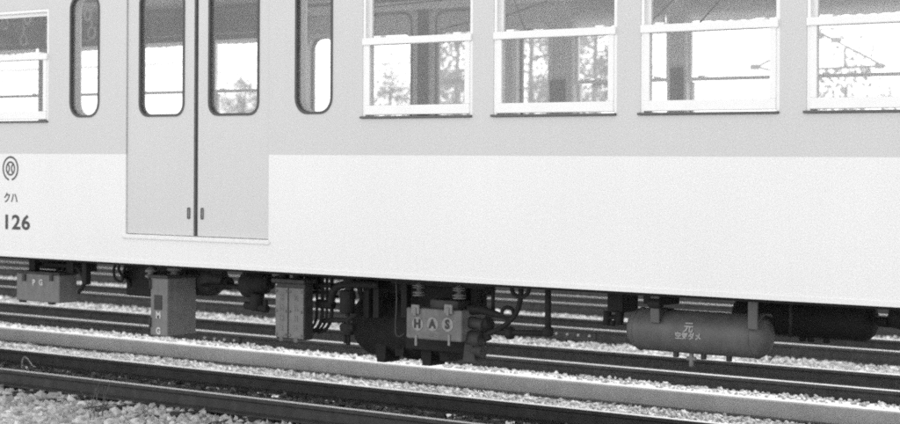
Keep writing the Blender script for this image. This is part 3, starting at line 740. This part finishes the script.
h.cyl(at(880, 321.5, .97), at(890, 322.5, .95), .03); h.cyl(at(895, 304, .9), at(895, 326, .9), .03); h.lathe(at(891, 317, .9), (1, 0, 0), [(0, .02), (.01, .06), (.07, .07), (.09, .04)], 12)
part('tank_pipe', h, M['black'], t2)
# conduit along the underframe
part('conduit', MB().tube([(XL+.1, 2.2, .93), (XR-.1, 2.2, .93)], .014, 8), M['eqd'])

# bogies (out of the picture, they carry the car)
for xc in (-16.6, 1.6):
    for yy in (.62, 1.94):
        bf = part('bogie_frame', MB().prism([(xc-1.5, .62), (xc-.5, .55), (xc-.4, .42), (xc+.4, .42), (xc+.5, .55), (xc+1.5, .62), (xc+1.5, .74), (xc-1.5, .74)], 'y', yy, yy+.1), M['eqd'])
        for dx in (-1.05, 1.05):
            yw = .80 if yy < 1 else 1.87
            part('wheel', MB().lathe((xc+dx, yw-.065, .43), (0, 1, 0), [(0, .2), (.0, .40), (.02, .43), (.10, .432), (.10, .455), (.13, .455), (.13, .2)] if yw < 1 else [(0, .2), (0, .455), (.03, .455), (.03, .432), (.11, .43), (.13, .40), (.13, .2)], 36), M['wheel'], bf)
    bo = part('bolster', MB().box(xc-.25, xc+.25, .35, 2.27, .742, ZB+.055, .02), M['black'])
    for dx in (-1.05, 1.05): part('axle', MB().cyl((xc+dx, .6, .43), (xc+dx, 2.05, .43), .075), M['wheel'], bo)

# ================================================================ BEYOND THE TRAIN
def tree(x, y, h, rad, label, leaves=2600, base=.25, lsz=.07):
    root = empty('tree', (x, y, GZ)); tag(root, label, 'tree', 'trees beyond the yard')
    t = MB(); t.tube([(0, 0, -.1), (.05, .02, h*.3), (-.04, 0, h*.6), (.03, .03, h*.92)], lambda u: .11*(h/6)*(1-.85*u)+.012, 8)
    tips = []
    for k in range(11):
        a = k*2.4 + random.uniform(-.3, .3); z = h*(base + .6*k/11); ln = rad*random.uniform(.6, 1.0)*(1 - .35*k/11)
        e = (cos(a)*ln, sin(a)*ln, z + ln*random.uniform(.35, .7)); tips.append(e)
        t.tube([(0, 0, z), (e[0]*.5, e[1]*.5, z+ln*.2), e], lambda u: .035*(1-.8*u)+.006, 6)
    link('trunk', t.mesh('trunk', M['bark']), root)
    cl = []
    for e in tips:
        for j in range(4): cl.append((e[0]*random.uniform(.5, 1.1)+random.gauss(0, .2), e[1]*random.uniform(.5, 1.1)+random.gauss(0, .2), e[2]+random.gauss(0, .3), random.uniform(.22, .55)*rad/1.8))
    cl.append((0, 0, h*.95, .5))
    n = int(leaves*2.4); idx = rng.integers(0, len(cl), n); C = np.array(cl)[idx]
    Pp = C[:, :3] + rng.normal(0, 1, (n, 3))*C[:, 3:4]*.55
    u = rng.normal(size=(n, 3)); u /= np.linalg.norm(u, axis=1)[:, None]; v = np.cross(u, rng.normal(size=(n, 3))); v /= np.linalg.norm(v, axis=1)[:, None]
    s = rng.uniform(.5, 1.0, n)[:, None]*lsz
    V = np.stack([Pp-u*s, Pp+v*s*.5, Pp+u*s, Pp-v*s*.5], 1).reshape(-1, 3)
    me = bpy.data.meshes.new('crown'); me.from_pydata(V.tolist(), [], (np.arange(n*4).reshape(-1, 4)).tolist()); me.materials.append(M['leaf'])
    o = link('crown', me, root)
for px, Y, h, rad, lab, nl in ((458, 24, 5.6, 1.5, 'leafy tree seen through the first wide window right of the door', 3000),
                           (532, 27, 6.2, 1.8, 'tall leafy tree seen between the pillars through the second wide window', 3000),
                           (596, 25, 5.8, 1.5, 'leafy tree seen at the right of the second wide window', 3000),
                           (390, 30, 4.2, 1.3, 'low tree seen at the bottom of the first wide window, left of its pillar', 1800),
                           (244, 33, 4.4, 1.2, 'small tree showing low in the right door window', 1500),
                           (845, 22, 3.6, 1.3, 'low sparse bush-like tree behind the rightmost window', 900)):
    q = at(px, 100, Y); tree(q.x, Y, h, rad, lab, nl)

# overhead-line pole with its bracket, hidden partly by the pier between the right windows
YP = 16.0; q = at(797, 60, YP); zr = at(797, 66, YP).z
po = empty('overhead_line_pole', (q.x, YP, GZ)); tag(po, 'overhead line pole with cross bracket seen through the right windows', 'pole')
def lc(px, py, Y=YP): return at(px, py, Y) - Vector((q.x, YP, GZ))
link('shaft', MB().lathe((0, 0, -.5), (0, 0, 1), [(0, .10), (8.5, .085)], 14).mesh('shaft', M['pole']), po)
b = MB()
for a, c_ in (((757, 67), (797, 47)), ((757, 67), (797, 77)), ((815, 30), (884, 66)), ((797, 70), (884, 66)), ((845, 49), (845, 68)), ((797, 38), (822, 34))):
    b.tube([lc(*a), lc(*c_)], .018, 6)
link('bracket', b.mesh('bracket', M['wire']), po)
i_ = MB()
for px, py in ((757, 67), (882, 66), (820, 35), (838, 40)):
    i_.lathe(lc(px, py)+Vector((-.1, 0, 0)), (1, 0, 0), [(0, .02), (.01, .05), (.05, .03), (.06, .05), (.1, .03), (.11, .05), (.16, .02)], 10)
link('insulator', i_.mesh('insulator', M['insul']), po)
b = MB(); b.tube([lc(817, 34), lc(824, 29), lc(834, 30), lc(842, 36), lc(845, 43)], .010); b.tube([lc(818, 40), lc(826, 36), lc(836, 41)], .012)
link('jumper_cable', b.mesh('jumper_cable', M['wire']), po)
for Y, pz, lab in ((21, (160, 62), 'upper overhead wire crossing the left door window'), (21, (160, 74), 'lower overhead wire crossing the left door window'), (26, (240, 60), 'faint overhead wire behind the right door window')):
    z = at(pz[0], pz[1], Y).z
    tag(link('overhead_wire', MB().tube([(-70, Y, z+.8), (-50, Y, z), (-25, Y, z+.05), (0, Y, z+.6)], .012, 6).mesh('overhead_wire', M['wire'])), lab, 'wire')

# ================================================================ SMALL THINGS IN THE FOREGROUND
def stalks(px, py, n, hgt, label, spread=.07):
    p = ground(px, py, GZ+.02); m = MB()
    for k in range(n):
        a = random.uniform(0, 2*pi); L = hgt*random.uniform(.5, 1); b = Vector((random.gauss(0, spread), random.gauss(0, spread*.6), -.02)); l = Vector((cos(a), sin(a), 0))*L*random.uniform(.1, .35)
        m.tube([b, b+l*.3+Vector((0, 0, L*.55)), b+l+Vector((0, 0, L))], lambda u: .003*(1-.7*u)+.0008, 5)
    o = link('dry_weed', m.mesh('dry_weed', M['dry'])); o.location = p; tag(o, label, 'weed')
stalks(98, 418, 7, .34, 'tall thin dry weed stalks rising in front of the nearest rail at left')
stalks(112, 400, 5, .2, 'small dry weed tuft beside the nearest rail, right of the taller one')
stalks(480, 392, 4, .09, 'tiny dry weed by the concrete trough in mid picture', .05)
q = ground(23, 370, GZ+.04)
o = link('bent_wire', MB().tube([(0, 0, -.03), (-.012, 0, .06), (.015, 0, .115), (.06, .01, .10), (.10, .02, .05), (.14, .03, .035)], .0035, 6).mesh('bent_wire', M['strap'])); o.location = q
tag(o, 'pale bent wire sticking up between the two nearest rails at far left', 'wire')
